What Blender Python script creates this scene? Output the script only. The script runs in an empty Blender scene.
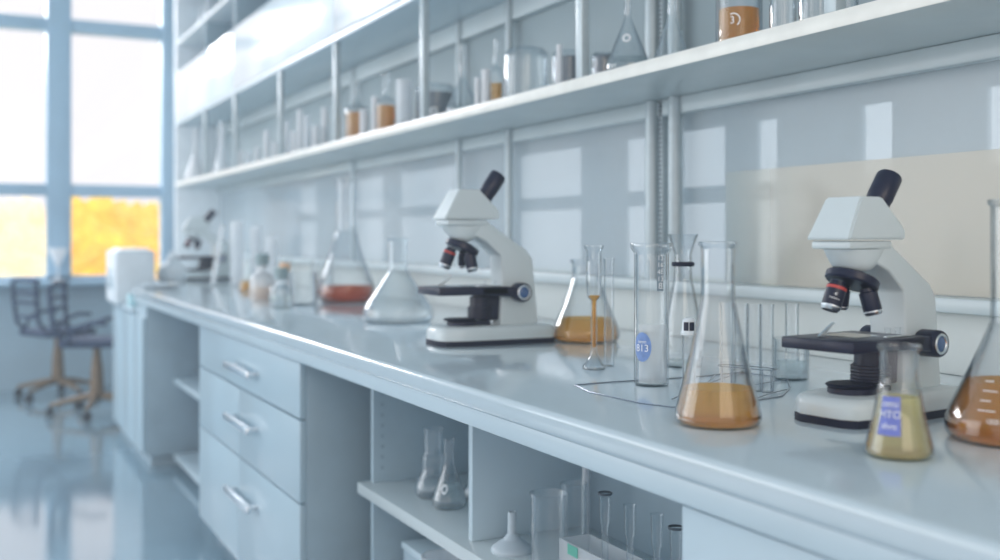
import bpy, bmesh, math, random
from mathutils import Vector, Matrix
random.seed(7)
PI = math.pi
S = bpy.context.scene
C = S.collection

# ------------------------------------------------------------------ camera
FPX = 1072.0; YAW = math.radians(26.6); CH = 1.167; U0 = 500.0; V0 = 238.0
CA, SA = math.cos(YAW), math.sin(YAW)

def P(u, v, z):
    """point of the horizontal plane at height z seen at pixel u,v"""
    zc = (CH - z) * FPX / (v - V0)
    xc = (u - U0) / FPX * zc
    return Vector((xc * CA + zc * SA, -xc * SA + zc * CA, z))

def yx(u, x):
    """y of the point of the vertical plane x seen in pixel column u"""
    t = (u - U0) / FPX
    return x * (CA - t * SA) / (SA + t * CA)

def xy_(u, y):
    t = (u - U0) / FPX
    return y * (SA + t * CA) / (CA - t * SA)

def zc_(x, y): return x * SA + y * CA
def zat(v, x, y): return CH + (V0 - v) * zc_(x, y) / FPX

# ------------------------------------------------------------------ materials
MATS = {}
def _new(name):
    m = bpy.data.materials.new(name); m.use_nodes = True
    nt = m.node_tree; nt.nodes.clear()
    return m, nt, nt.nodes.new('ShaderNodeOutputMaterial')

def solid(name, col, rough=.5, metal=0, coat=0, noise=.04, scale=8, emit=0, bump=0, spec=.5):
    if name in MATS: return MATS[name]
    m, nt, out = _new(name)
    p = nt.nodes.new('ShaderNodeBsdfPrincipled')
    tc = nt.nodes.new('ShaderNodeTexCoord')
    n = nt.nodes.new('ShaderNodeTexNoise'); n.inputs['Scale'].default_value = scale
    n.inputs['Detail'].default_value = 3
    r = nt.nodes.new('ShaderNodeValToRGB')
    c0 = [max(0, c * (1 - noise)) for c in col]; c1 = [min(1, c * (1 + noise)) for c in col]
    r.color_ramp.elements[0].color = (*c0, 1); r.color_ramp.elements[1].color = (*c1, 1)
    r.color_ramp.elements[0].position = .3; r.color_ramp.elements[1].position = .7
    nt.links.new(tc.outputs['Object'], n.inputs['Vector'])
    nt.links.new(n.outputs['Fac'], r.inputs['Fac'])
    nt.links.new(r.outputs['Color'], p.inputs['Base Color'])
    p.inputs['Roughness'].default_value = rough; p.inputs['Metallic'].default_value = metal
    p.inputs['Coat Weight'].default_value = coat; p.inputs['Coat Roughness'].default_value = .08
    p.inputs['Specular IOR Level'].default_value = spec
    if emit:
        p.inputs['Emission Color'].default_value = (*col, 1); p.inputs['Emission Strength'].default_value = emit
    if bump:
        b = nt.nodes.new('ShaderNodeBump'); b.inputs['Strength'].default_value = bump; b.inputs['Distance'].default_value = .002
        nt.links.new(n.outputs['Fac'], b.inputs['Height']); nt.links.new(b.outputs['Normal'], p.inputs['Normal'])
    nt.links.new(p.outputs[0], out.inputs[0])
    MATS[name] = m
    return m

def thin_glass(name, tint=(.98, .988, .993), edge=(.50, .60, .66), milk=0.0, milkcol=(.9, .95, 1), base=.035, gain=.9, rough=.03, power=2.5):
    if name in MATS: return MATS[name]
    m, nt, out = _new(name)
    lw = nt.nodes.new('ShaderNodeLayerWeight'); lw.inputs['Blend'].default_value = .5
    pw = nt.nodes.new('ShaderNodeMath'); pw.operation = 'POWER'; pw.inputs[1].default_value = power
    nt.links.new(lw.outputs['Facing'], pw.inputs[0])
    mc = nt.nodes.new('ShaderNodeMix'); mc.data_type = 'RGBA'
    mc.inputs[6].default_value = (*tint, 1); mc.inputs[7].default_value = (*edge, 1)
    nt.links.new(pw.outputs[0], mc.inputs[0])
    tr = nt.nodes.new('ShaderNodeBsdfTransparent'); nt.links.new(mc.outputs[2], tr.inputs[0])
    gl = nt.nodes.new('ShaderNodeBsdfGlossy'); gl.inputs['Roughness'].default_value = rough
    ma = nt.nodes.new('ShaderNodeMath'); ma.operation = 'MULTIPLY_ADD'
    ma.inputs[1].default_value = gain; ma.inputs[2].default_value = base; ma.use_clamp = True
    nt.links.new(pw.outputs[0], ma.inputs[0])
    mx = nt.nodes.new('ShaderNodeMixShader')
    nt.links.new(ma.outputs[0], mx.inputs[0]); nt.links.new(tr.outputs[0], mx.inputs[1]); nt.links.new(gl.outputs[0], mx.inputs[2])
    last = mx
    if milk:
        d = nt.nodes.new('ShaderNodeBsdfDiffuse'); d.inputs[0].default_value = (*milkcol, 1)
        t = nt.nodes.new('ShaderNodeBsdfTranslucent'); t.inputs[0].default_value = (*milkcol, 1)
        a = nt.nodes.new('ShaderNodeMixShader'); a.inputs[0].default_value = .3
        nt.links.new(d.outputs[0], a.inputs[1]); nt.links.new(t.outputs[0], a.inputs[2])
        tcn = nt.nodes.new('ShaderNodeTexCoord')
        nz = nt.nodes.new('ShaderNodeTexNoise'); nz.inputs['Scale'].default_value = 2.0
        nt.links.new(tcn.outputs['Object'], nz.inputs['Vector'])
        mr = nt.nodes.new('ShaderNodeMapRange')
        mr.inputs['To Min'].default_value = milk * .88; mr.inputs['To Max'].default_value = min(1, milk * 1.12)
        nt.links.new(nz.outputs['Fac'], mr.inputs['Value'])
        b = nt.nodes.new('ShaderNodeMixShader')
        nt.links.new(mr.outputs[0], b.inputs[0])
        nt.links.new(mx.outputs[0], b.inputs[1]); nt.links.new(a.outputs[0], b.inputs[2])
        last = b
    nt.links.new(last.outputs[0], out.inputs[0])
    MATS[name] = m
    return m

def liquid_mat(name, col, body=.25, ior=1.33):
    if name in MATS: return MATS[name]
    m, nt, out = _new(name)
    tcn = nt.nodes.new('ShaderNodeTexCoord')
    sep = nt.nodes.new('ShaderNodeSeparateXYZ'); nt.links.new(tcn.outputs['Generated'], sep.inputs[0])
    r = nt.nodes.new('ShaderNodeValToRGB')
    r.color_ramp.elements[0].color = (*[c * .9 for c in col], 1); r.color_ramp.elements[1].color = (*[min(1, c * 1.06) for c in col], 1)
    nt.links.new(sep.outputs[2], r.inputs['Fac'])
    g = nt.nodes.new('ShaderNodeBsdfGlass'); g.inputs['IOR'].default_value = ior; g.inputs['Roughness'].default_value = 0
    nt.links.new(r.outputs[0], g.inputs['Color'])
    tr = nt.nodes.new('ShaderNodeBsdfTransparent'); nt.links.new(r.outputs[0], tr.inputs[0])
    gm = nt.nodes.new('ShaderNodeGamma'); gm.inputs[1].default_value = .85; nt.links.new(r.outputs[0], gm.inputs[0])
    t = nt.nodes.new('ShaderNodeBsdfTranslucent'); nt.links.new(gm.outputs[0], t.inputs[0])
    d = nt.nodes.new('ShaderNodeBsdfDiffuse'); nt.links.new(gm.outputs[0], d.inputs[0])
    a = nt.nodes.new('ShaderNodeMixShader'); a.inputs[0].default_value = .45
    nt.links.new(g.outputs[0], a.inputs[1]); nt.links.new(tr.outputs[0], a.inputs[2])
    b = nt.nodes.new('ShaderNodeMixShader'); b.inputs[0].default_value = .5
    nt.links.new(t.outputs[0], b.inputs[1]); nt.links.new(d.outputs[0], b.inputs[2])
    mx = nt.nodes.new('ShaderNodeMixShader'); mx.inputs[0].default_value = body
    nt.links.new(a.outputs[0], mx.inputs[1]); nt.links.new(b.outputs[0], mx.inputs[2])
    nt.links.new(mx.outputs[0], out.inputs[0])
    MATS[name] = m
    return m

FRONT  = solid('front_laminate', (.45, .59, .67), .34, coat=.25, scale=3, noise=.03)
WHITE  = solid('white_laminate', (.57, .70, .77), .32, coat=.25, scale=3, noise=.03)
SHELFW = solid('shelf_enamel', (.60, .68, .70), .35, coat=.2, scale=5, noise=.05)
CARC   = solid('cabinet_carcass', (.38, .50, .57), .5, scale=6, noise=.06)
INNER  = solid('cabinet_inside', (.34, .45, .52), .6, scale=6, noise=.06)
TOPM   = solid('worktop_resin', (.56, .67, .73), .16, coat=.6, scale=4, noise=.03)
FRAME  = solid('window_frame_paint', (.37, .53, .66), .45, scale=5)
STEEL  = solid('brushed_steel', (.80, .84, .87), .28, metal=1, scale=60, noise=.06)
POSTM  = solid('post_aluminium', (.50, .58, .61), .36, metal=.2, scale=30, noise=.05)
DARKSLOT = solid('slot_dark', (.10, .13, .16), .6)
MICW   = solid('microscope_enamel', (.64, .72, .74), .38, coat=.25, scale=30, noise=.008)
MICB   = solid('microscope_black', (.010, .013, .038), .36, coat=.12, scale=40, noise=.1, spec=.35)
MICRUB = solid('microscope_rubber', (.010, .013, .034), .6, scale=90, noise=.1, spec=.3)
RACKST = solid('rack_wire_steel', (.32, .36, .42), .3, metal=.9, noise=.1)
RED    = solid('red_ring', (.55, .07, .06), .4)
BLUELENS = solid('blue_cap', (.05, .12, .28), .25, coat=.6)
WHITEINK = solid('white_ink', (.9, .93, .95), .6)
DARKINK = solid('dark_ink', (.09, .11, .15), .6)
BLUELBL = solid('blue_label', (.19, .31, .62), .5, noise=.12, scale=120)
PURLBL = solid('violet_label', (.17, .21, .60), .5, noise=.14, scale=160)
PAPER  = solid('white_plastic', (.80, .86, .90), .45, scale=12)
WALLM  = solid('wall_paint', (.40, .54, .63), .7, scale=4)
SEATM  = solid('chair_fabric', (.035, .06, .12), .8, scale=140, noise=.25, bump=.3)
WOODM  = solid('chair_wood', (.22, .15, .09), .5, scale=25, noise=.2)
BLACKR = solid('caster_black', (.02, .025, .035), .5)
CREAM  = solid('cream_board', (.86, .79, .66), .7, scale=2, noise=.05)
DKJAR  = solid('dark_contents', (.22, .26, .30), .6, scale=9, noise=.25)
LEAFY  = solid('autumn_leaves', (.96, .64, .08), .8, scale=3, noise=.3, emit=.38)  # leaves glow slightly, emission added to brighten them
LEAFO  = solid('pale_autumn_leaves', (.97, .80, .56), .8, scale=3, noise=.2, emit=.45)  # pale leaves brightened by their own emission too
BARK   = solid('tree_bark', (.5, .4, .3), .8, scale=9, noise=.3)
LAWN   = solid('lawn_grass', (.55, .52, .25), .9, scale=1, noise=.2)
GREENL = solid('green_label', (.12, .46, .36), .5)
ORANGEL = solid('orange_label', (.55, .12, .06), .5)
CAPD   = solid('grey_green_cap', (.30, .40, .42), .5)
PEACH  = solid('peach_stopper', (.80, .52, .32), .5)
WHITEG = thin_glass('white_glint_glass', tint=(.95, .97, .99), milk=.7, milkcol=(.98, .99, 1), base=.12, rough=.15)  # bright glints on the glass put into a milky white colour
GLASS  = thin_glass('clear_glass')
GLASSB = thin_glass('clear_glass_bright', tint=(.97, .985, .99), edge=(.75, .84, .9), base=.03, gain=.9, rough=.08, milk=.035)
FROST  = thin_glass('cloudy_glass', tint=(.95, .97, .99), milk=.40, milkcol=(.97, .99, 1), base=.08, rough=.15)
PANEG  = thin_glass('window_glass', tint=(.97, .98, .99), edge=(.9, .93, .96), base=.02, gain=.4)
BACKG  = thin_glass('milky_panel', tint=(.80, .88, .92), milk=.36, milkcol=(.90, .95, .97), base=.05, gain=.25, rough=.12)
DOORG  = solid('gloss_door', (.84, .93, .98), .2, coat=.4, scale=2, noise=.02)
AMBER  = liquid_mat('amber_liquid', (1.0, .64, .20), .30)
AMBER2 = liquid_mat('deep_amber_liquid', (1.0, .57, .17), .32)
RUST   = liquid_mat('rust_liquid', (.72, .22, .07), .25)
STRAW  = liquid_mat('straw_liquid', (1.0, .88, .52), .34)
CLEARL = liquid_mat('clear_liquid', (.90, .95, .97), .10)

# ------------------------------------------------------------------ mesh helpers
def obj(name, bm, m, parent=None, smooth=30):
    bmesh.ops.recalc_face_normals(bm, faces=bm.faces)
    me = bpy.data.meshes.new(name); bm.to_mesh(me); bm.free()
    if smooth:
        for p in me.polygons: p.use_smooth = True
        me.set_sharp_from_angle(angle=math.radians(smooth))
    for mm in (m if isinstance(m, (list, tuple)) else [m]): me.materials.append(mm)
    o = bpy.data.objects.new(name, me); C.objects.link(o)
    if parent is not None: o.parent = parent
    return o

def thing(name, label, cat, loc=(0, 0, 0), rotz=0, group=None):
    o = bpy.data.objects.new(name, None); C.objects.link(o)
    o.empty_display_size = .05
    o.location = loc; o.rotation_euler = (0, 0, rotz)
    o['label'] = label; o['category'] = cat
    if group: o['group'] = group
    return o

def tag(o, label, cat, group=None):
    o['label'] = label; o['category'] = cat
    if group: o['group'] = group
    return o

def struct(name, bm, m, parent=None, smooth=30):
    o = obj(name, bm, m, parent, smooth)
    if parent is None: o['kind'] = 'structure'
    return o

def add(bm, verts, faces, mi=0):
    vs = [bm.verts.new(v) for v in verts]
    for f in faces:
        try:
            ff = bm.faces.new([vs[i] for i in f]); ff.material_index = mi
        except ValueError: pass
    return vs

def box(bm, x0, x1, y0, y1, z0, z1, bev=0, seg=2, mi=0, M=None):
    t = bmesh.new()
    add(t, [(x, y, z) for z in (z0, z1) for y in (y0, y1) for x in (x0, x1)],
        [(0, 2, 3, 1), (4, 5, 7, 6), (0, 1, 5, 4), (2, 6, 7, 3), (0, 4, 6, 2), (1, 3, 7, 5)])
    if bev: bmesh.ops.bevel(t, geom=list(t.edges), offset=bev, segments=seg, affect='EDGES', profile=.5)
    merge(bm, t, mi, M)

def merge(bm, t, mi=0, M=None):
    bmesh.ops.recalc_face_normals(t, faces=t.faces)
    mp = {v: bm.verts.new((M @ v.co) if M is not None else v.co) for v in t.verts}
    for f in t.faces:
        try:
            ff = bm.faces.new([mp[v] for v in f.verts]); ff.material_index = mi
        except ValueError: pass
    t.free()

def prism(bm, pts, a0, a1, axis='y', bev=0, seg=2, mi=0, M=None):
    """polygon pts extruded along an axis; y: pts=(x,z); z: pts=(x,y)"""
    t = bmesh.new(); n = len(pts)
    f = (lambda p, a: (p[0], a, p[1])) if axis == 'y' else (lambda p, a: (p[0], p[1], a))
    add(t, [f(p, a0) for p in pts] + [f(p, a1) for p in pts],
        [tuple(range(n)), tuple(range(2 * n - 1, n - 1, -1))] + [(i, (i + 1) % n, n + (i + 1) % n, n + i) for i in range(n)])
    bmesh.ops.recalc_face_normals(t, faces=t.faces)
    if bev: bmesh.ops.bevel(t, geom=list(t.edges), offset=bev, segments=seg, affect='EDGES', profile=.5)
    merge(bm, t, mi, M)

def lathe(bm, prof, seg=32, M=None, mi=0, sx=1, sy=1):
    t = bmesh.new(); rings = []
    for r, z in prof:
        if r < 1e-6: rings.append([t.verts.new((0, 0, z))])
        else: rings.append([t.verts.new((r * sx * math.cos(2 * PI * i / seg), r * sy * math.sin(2 * PI * i / seg), z)) for i in range(seg)])
    for a, b in zip(rings, rings[1:]):
        if len(a) == 1 and len(b) == 1: continue
        for i in range(seg):
            j = (i + 1) % seg
            if len(a) == 1: t.faces.new((a[0], b[i], b[j]))
            elif len(b) == 1: t.faces.new((a[i], a[j], b[0]))
            else: t.faces.new((a[i], a[j], b[j], b[i]))
    merge(bm, t, mi, M)

def tube(bm, pts, r, seg=8, closed=False, mi=0):
    pts = [Vector(p) for p in pts]; n = len(pts); t = bmesh.new(); rings = []
    up = Vector((0, 0, 1))
    for i, p in enumerate(pts):
        a = pts[(i - 1) % n] if (closed or i > 0) else p
        b = pts[(i + 1) % n] if (closed or i < n - 1) else p
        d = (b - a).normalized()
        s = d.cross(up)
        if s.length < 1e-4: s = d.cross(Vector((1, 0, 0)))
        s.normalize(); w = s.cross(d)
        rr = r[i] if isinstance(r, (list, tuple)) else r
        rings.append([t.verts.new(p + s * rr * math.cos(2 * PI * k / seg) + w * rr * math.sin(2 * PI * k / seg)) for k in range(seg)])
    for i in range(n if closed else n - 1):
        a, b = rings[i], rings[(i + 1) % n]
        for k in range(seg):
            j = (k + 1) % seg
            t.faces.new((a[k], a[j], b[j], b[k]))
    if not closed:
        t.faces.new(rings[0][::-1]); t.faces.new(rings[-1])
    merge(bm, t, mi)

def frame_to(p0, p1):
    """matrix: local z axis from p0 to p1"""
    p0, p1 = Vector(p0), Vector(p1)
    return Matrix.Translation(p0) @ (p1 - p0).to_track_quat('Z', 'Y').to_matrix().to_4x4()

def arc_patch(bm, r, z0, z1, a0, a1, n=14, round_=False, mi=0):
    """piece of a cylinder wall (sticker); round_: an ellipse cut from it"""
    if not round_:
        vs = []
        for k in range(n + 1):
            a = a0 + (a1 - a0) * k / n
            vs += [(r * math.cos(a), r * math.sin(a), z0), (r * math.cos(a), r * math.sin(a), z1)]
        add(bm, vs, [(2 * k, 2 * k + 2, 2 * k + 3, 2 * k + 1) for k in range(n)], mi)
    else:
        ca, cz, ra, rz = (a0 + a1) / 2, (z0 + z1) / 2, (a1 - a0) / 2, (z1 - z0) / 2
        vs = [(r * math.cos(ca), r * math.sin(ca), cz)]; N = 28
        for ring in (.5, 1):
            for k in range(N):
                a = ca + ra * ring * math.cos(2 * PI * k / N)
                vs.append((r * math.cos(a), r * math.sin(a), cz + rz * ring * math.sin(2 * PI * k / N)))
        fs = [(0, 1 + k, 1 + (k + 1) % N) for k in range(N)] + [(1 + k, 1 + N + k, 1 + N + (k + 1) % N, 1 + (k + 1) % N) for k in range(N)]
        add(bm, vs, fs, mi)

def text_pts(s, size):
    cu = bpy.data.curves.new('t', 'FONT'); cu.body = s; cu.size = size; cu.align_x = 'CENTER'; cu.align_y = 'CENTER'
    o = bpy.data.objects.new('t', cu); C.objects.link(o)
    dg = bpy.context.evaluated_depsgraph_get(); dg.update()
    me = bpy.data.meshes.new_from_object(o.evaluated_get(dg))
    vs = [v.co.copy() for v in me.vertices]; fs = [tuple(p.vertices) for p in me.polygons]
    bpy.data.objects.remove(o); bpy.data.curves.remove(cu); bpy.data.meshes.remove(me)
    return vs, fs

def wrap_text(bm, s, size, rfun, ang, z, mi=0, rot90=False):
    vs, fs = text_pts(s, size)
    out = []
    for v in vs:
        x, y = (v.x, v.y) if not rot90 else (-v.y, v.x)
        zz = z + y; r = rfun(zz); a = ang + x / r
        out.append((r * math.cos(a), r * math.sin(a), zz))
    add(bm, out, fs, mi)

def prof_r(prof, z):
    for (r0, z0), (r1, z1) in zip(prof, prof[1:]):
        if z0 <= z <= z1 and z1 > z0: return r0 + (r1 - r0) * (z - z0) / (z1 - z0)
    return prof[-1][0]

def smooth_prof(pts, sub=5):
    out = []
    n = len(pts)
    for i in range(n - 1):
        p0 = pts[max(i - 1, 0)]; p1 = pts[i]; p2 = pts[i + 1]; p3 = pts[min(i + 2, n - 1)]
        for k in range(sub):
            t = k / sub
            f = lambda a, b, c, d: .5 * (2 * b + (c - a) * t + (2 * a - 5 * b + 4 * c - d) * t * t + (3 * b - a - 3 * c + d) * t ** 3)
            out.append((max(0, f(p0[0], p1[0], p2[0], p3[0])), f(p0[1], p1[1], p2[1], p3[1])))
    out.append(pts[-1])
    return out

# ------------------------------------------------------------------ glassware
def erlen_prof(R, H, rn, neck=.33, lip=1.14):
    zb = H * (1 - neck)
    core = [(R * .90, 0.0), (R * .985, R * .10), (R, R * .22), (R * .955, R * .45), (R * .955 + (rn - R * .955) * .5, R * .45 + (zb - R * .45) * .47), (rn * 1.13, zb - H * .035), (rn, zb + H * .04), (rn, H * .90), (rn, H - rn * .35)]
    return smooth_prof(core, 4) + [(rn * lip, H - rn * .22), (rn * lip, H - rn * .02), (rn * (lip - .06), H)]

def vol_prof(R, H, rn, neck=.5):
    zb = H * (1 - neck)
    core = [(R * .80, 0.0), (R * .96, R * .16), (R, R * .42), (R * .92, R * .75), (R * .62, R * .75 + (zb - R * .75) * .5), (rn * 1.25, zb - H * .01), (rn, zb + H * .06), (rn, H * .8), (rn, H - rn * .3)]
    return smooth_prof(core, 4) + [(rn * 1.15, H - rn * .2), (rn * 1.15, H)]

def cyl_prof(R, H, lip=1.06, rb=.12, fl=.06):
    return [(R * (1 - rb), 0), (R * (1 - rb * .3), R * rb * .35), (R, R * rb), (R, H * (1 - fl)), (R * lip, H - R * .06), (R * lip, H)]

def tube_prof(R, H):
    return [(R * math.sin(a), R - R * math.cos(a)) for a in [i * PI / 12 for i in range(1, 7)]] + [(R, H - R * .2), (R * 1.12, H - R * .1), (R * 1.12, H)]

def glassware(name, label, cat, loc, prof, liquid=None, lmat=None, gmat=None, group=None, seg=36, double=True, lmin=0):
    """glass vessel; liquid = fill height.  The wall is a shell with an inner skin and a rim."""
    t = thing(name, label, cat, loc, 0, group)
    gmat = gmat or GLASS
    bm = bmesh.new()
    w = max(.0012, prof[-1][0] * .09)
    inner = [(max(r - w, .0004), max(z, w)) for r, z in prof[::-1]] if double else []
    full = [(0, 0)] + prof + [p for p in inner] + ([(0, w)] if double else [])
    lathe(bm, full, seg)
    obj('glass_body', bm, gmat, t, 50)
    if liquid:
        lb = bmesh.new(); z0_ = max(w * 1.4, lmin)
        pr = [(max(r - w * 1.5, .0005), z) for r, z in prof if z0_ < z < liquid]
        rl = max(prof_r(prof, liquid) - w * 1.5, .0005)
        lathe(lb, [(0, z0_)] + [(max(prof_r(prof, z0_) - w * 1.5, .0005), z0_)] + pr + [(rl, liquid), (0, liquid)], seg)
        obj('liquid', lb, lmat or AMBER, t, 40)
    return t

def cam_ang(loc): return math.atan2(-loc[1], -loc[0])

def on_bench(u, v, z=.9): return P(u, v, z)

BT = .900            # worktop height
SHZ = 1.548; SHT = .032; SHX = 1.42; WX = 1.75
UPZ = 2.007

# ================================================================== SETTING
FARY = 9.0
bm = bmesh.new(); box(bm, -6, 2.6, -2.5, FARY + .12, -.1, 0)
FLOORM = solid('floor_resin', (.26, .38, .46), .10, coat=.7, scale=1.5, noise=.07)
struct('floor', bm, FLOORM)
bm = bmesh.new(); box(bm, -6, 2.6, -2.5, FARY + .12, 3.45, 3.55)
struct('ceiling', bm, solid('ceiling_paint', (.8, .86, .9), .8, scale=2))
# far wall with a big window opening
ox0, ox1 = -3.4, xy_(167, FARY); oz0, oz1 = .84, 3.3
bm = bmesh.new()
box(bm, -6, ox0, FARY, FARY + .12, 0, 3.45); box(bm, ox1, 2.6, FARY, FARY + .12, 0, 3.45)
box(bm, ox0, ox1, FARY, FARY + .12, 0, oz0); box(bm, ox0, ox1, FARY, FARY + .12, oz1, 3.45)
struct('wall_far', bm, WALLM)
W1 = bpy.data.objects.new('window_1', None); C.objects.link(W1); W1['kind'] = 'structure'
mull = [(xy_(46, FARY), xy_(71, FARY))]
wmu = mull[0][1] - mull[0][0]; pw_ = ox1 - mull[0][1]
x = mull[0][0]
while x - pw_ - wmu > ox0:
    mull.append((x - pw_ - wmu, x - pw_)); x = x - pw_ - wmu
ym = FARY
zb0, zb1 = zat(197, 1.0, FARY), zat(185, 1.0, FARY)
zt0, zt1 = zat(39, 1.3, FARY), zat(26, 1.3, FARY)
bm = bmesh.new()
for a, b in mull: box(bm, a, b, FARY - .05, FARY + .07, oz0, oz1, .008)
box(bm, ox0, ox1, FARY - .05, FARY + .07, oz0 - .02, zat(275, 1., FARY), .006)
box(bm, ox0, ox1, FARY - .05, FARY + .07, oz1 - .05, oz1, .006)
box(bm, ox1 - .05, ox1 + .06, FARY - .06, FARY + .07, oz0, oz1, .006)
box(bm, ox0, ox0 + .05, FARY - .05, FARY + .07, oz0, oz1, .006)
xs = [ox0] + sorted([e for m_ in mull for e in m_]) + [ox1]
for a, b in zip(xs[0::2], xs[1::2]):
    box(bm, a, b, FARY - .04, FARY + .06, zb0, zb1, .006); box(bm, a, b, FARY - .04, FARY + .06, zt0, zt1, .006)
obj('window_frame', bm, FRAME, W1)
for a, b in zip(xs[0::2], xs[1::2]):
    for z0, z1 in ((oz0, zb0), (zb1, zt0), (zt1, oz1)):
        bm = bmesh.new(); box(bm, a, b, FARY + .015, FARY + .025, z0, z1)
        obj('window_pane', bm, PANEG, W1)
bm = bmesh.new(); box(bm, ox0, ox1 + .04, FARY - .22, FARY - .05, .80, .84, .008)
struct('trim_1', bm, solid('sill_paint', (.40, .58, .72), .35, coat=.3))
# added wall behind the milky back panels; its openings stand in for window reflections
XB = 2.05
bm = bmesh.new()
opens = []
for u0, u1 in ((862, 892), (757, 777), (681, 725), (626, 646), (519, 581), (400, 455), (357, 383), (285, 316), (252, 268)):
    opens.append((yx(u1, XB), yx(u0, XB)))
opens.insert(0, (.62, yx(987, XB)))
e = -1.2; zo0, zo1, zo2, zo3 = 1.03, 1.275, 1.327, 1.505
for a, b in opens + [(FARY, FARY)]:
    box(bm, XB, XB + .014, e, a, 0, 3.45); e = b
    if b < FARY:
        box(bm, XB, XB + .014, a, b, 0, zo0 if a > 2.3 else zo2); box(bm, XB + .002, XB + .012, a, b, zo1, zo2); box(bm, XB, XB + .014, a, b, zo3, 3.45)
struct('pane_reflection_wall', bm, solid('reflection_wall_paint', (.66, .76, .80), .7, scale=3))
fm = thin_glass('warm_light_patch', tint=(.98, .96, .92), milk=.46, milkcol=(.97, .92, .83), base=.03, rough=.15)
nt = fm.node_tree                                # warm light patch on the wall, painted as a sheet; thins towards the uprights
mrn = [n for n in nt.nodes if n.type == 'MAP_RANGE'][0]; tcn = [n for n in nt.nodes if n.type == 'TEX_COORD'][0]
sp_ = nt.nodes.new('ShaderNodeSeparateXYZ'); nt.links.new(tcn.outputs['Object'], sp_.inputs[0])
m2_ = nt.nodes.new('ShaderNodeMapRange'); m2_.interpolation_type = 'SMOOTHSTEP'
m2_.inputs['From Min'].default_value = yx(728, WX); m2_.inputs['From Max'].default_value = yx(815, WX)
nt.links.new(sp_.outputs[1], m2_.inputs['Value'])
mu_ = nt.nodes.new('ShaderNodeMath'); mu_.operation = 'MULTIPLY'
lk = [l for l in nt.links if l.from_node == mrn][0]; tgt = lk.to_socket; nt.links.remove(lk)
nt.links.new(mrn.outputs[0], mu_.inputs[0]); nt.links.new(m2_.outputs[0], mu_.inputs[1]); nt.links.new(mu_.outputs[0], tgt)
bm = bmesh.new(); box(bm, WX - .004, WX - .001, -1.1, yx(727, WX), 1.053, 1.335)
struct('light_patch_sheet', bm, fm)
# milky glass back panel + solid wall above
bm = bmesh.new(); box(bm, WX, WX + .012, -1.2, 8.4, BT, SHZ)
struct('wall_back', bm, BACKG)
bm = bmesh.new(); box(bm, WX, WX + .05, -1.2, 8.4, SHZ, 3.45); box(bm, WX + .0, WX + .05, -1.2, 8.4, 0, BT)
struct('wall_upper', bm, solid('upper_wall_paint', (.33, .41, .44), .6, coat=0, scale=3))
bm = bmesh.new(); box(bm, WX - .055, WX, -1.0, 8.2, 1.022, 1.052, .006)
struct('trim_2', bm, SHELFW)
bm = bmesh.new(); box(bm, WX - .02, WX, -1.0, 8.2, BT, 1.022)
struct('trim_3', bm, solid('splashback', (.66, .70, .68), .4, coat=.3, scale=3))

# ================================================================== SHELVING UNIT
posts_u = (203, 233, 278, 333, 420, 577)
post_y = [yx(u, SHX) for u in posts_u]; post_y.append(post_y[-1] - .9)
Y1S = yx(176, SHX)
sh = thing('wall_shelving', 'long white two-tier wall shelving above the bench, posts along its front edge', 'shelves', (1.6, 3, SHZ))
OFF = Vector((-1.6, -3, -SHZ))
def sp(name, bm, m, smooth=30):
    bmesh.ops.translate(bm, verts=bm.verts, vec=OFF); return obj(name, bm, m, sh, smooth)
bm = bmesh.new(); box(bm, SHX, WX, -.6, Y1S, SHZ, SHZ + SHT, .003); sb_ = sp('shelf_board', bm, SHELFW)
bm = bmesh.new(); box(bm, SHX - .002, SHX, -.6, Y1S, SHZ + .001, SHZ + SHT, .0006); bmesh.ops.translate(bm, verts=bm.verts, vec=OFF); obj('lit_edge_strip', bm, solid('lit_edge_cream', (.86, .86, .80), .35, coat=.3, scale=14, noise=.05), sb_)['label'] = 'front edge painted warmly lit'  # strip painted cream for the warm light along the shelf's front edge
bm = bmesh.new(); box(bm, SHX, WX, -.6, Y1S, UPZ, UPZ + .03, .003); sp('shelf_board', bm, WHITE)
bm = bmesh.new(); box(bm, WX - .03, WX, -.6, Y1S, SHZ - .045, SHZ, .004); sp('rail', bm, SHELFW)
bm = bmesh.new(); box(bm, WX - .03, WX, -.6, Y1S, UPZ - .075, UPZ, .004); sp('rail', bm, SHELFW)
bm = bmesh.new(); box(bm, SHX - .002, WX, Y1S, Y1S + .06, BT + .001, 3.0, .004); sp('end_panel', bm, PAPER)
for y in post_y:
    bm = bmesh.new(); box(bm, SHX + .004, SHX + .03, y - .016, y + .016, SHZ + SHT, UPZ, .004); sp('post', bm, POSTM)
# round wall uprights with slotted strips, below and above the lower shelf
def wallpost(u, r, z0, z1):
    y = yx(u, WX - .035); bm = bmesh.new()
    lathe(bm, [(0, z0), (r, z0), (r, z1), (0, z1)], 20, Matrix.Translation((WX - .035, y, 0))); sp('upright', bm, POSTM)
for u, r in ((652, .0185), (675, .0185), (509, .014), (459, .012), (353, .012)):
    wallpost(u, r, 1.052, SHZ - .001); wallpost(u, r, SHZ + SHT, UPZ - .001)
for z0, z1 in ((1.052, SHZ - .001), (SHZ + SHT, UPZ - .001)):
    y = yx(663.5, WX - .02); bm = bmesh.new(); box(bm, WX - .03, WX - .004, y - .008, y + .008, z0, z1, .002)
    strip = sp('slotted_strip', bm, POSTM)
    bm = bmesh.new(); z = z0 + .012
    while z < z1 - .012:
        box(bm, WX - .0325, WX - .030, y - .005, y + .004, z, z + .006); z += .0125
    bmesh.ops.translate(bm, verts=bm.verts, vec=OFF); obj('slots', bm, DARKSLOT, strip)

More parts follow.
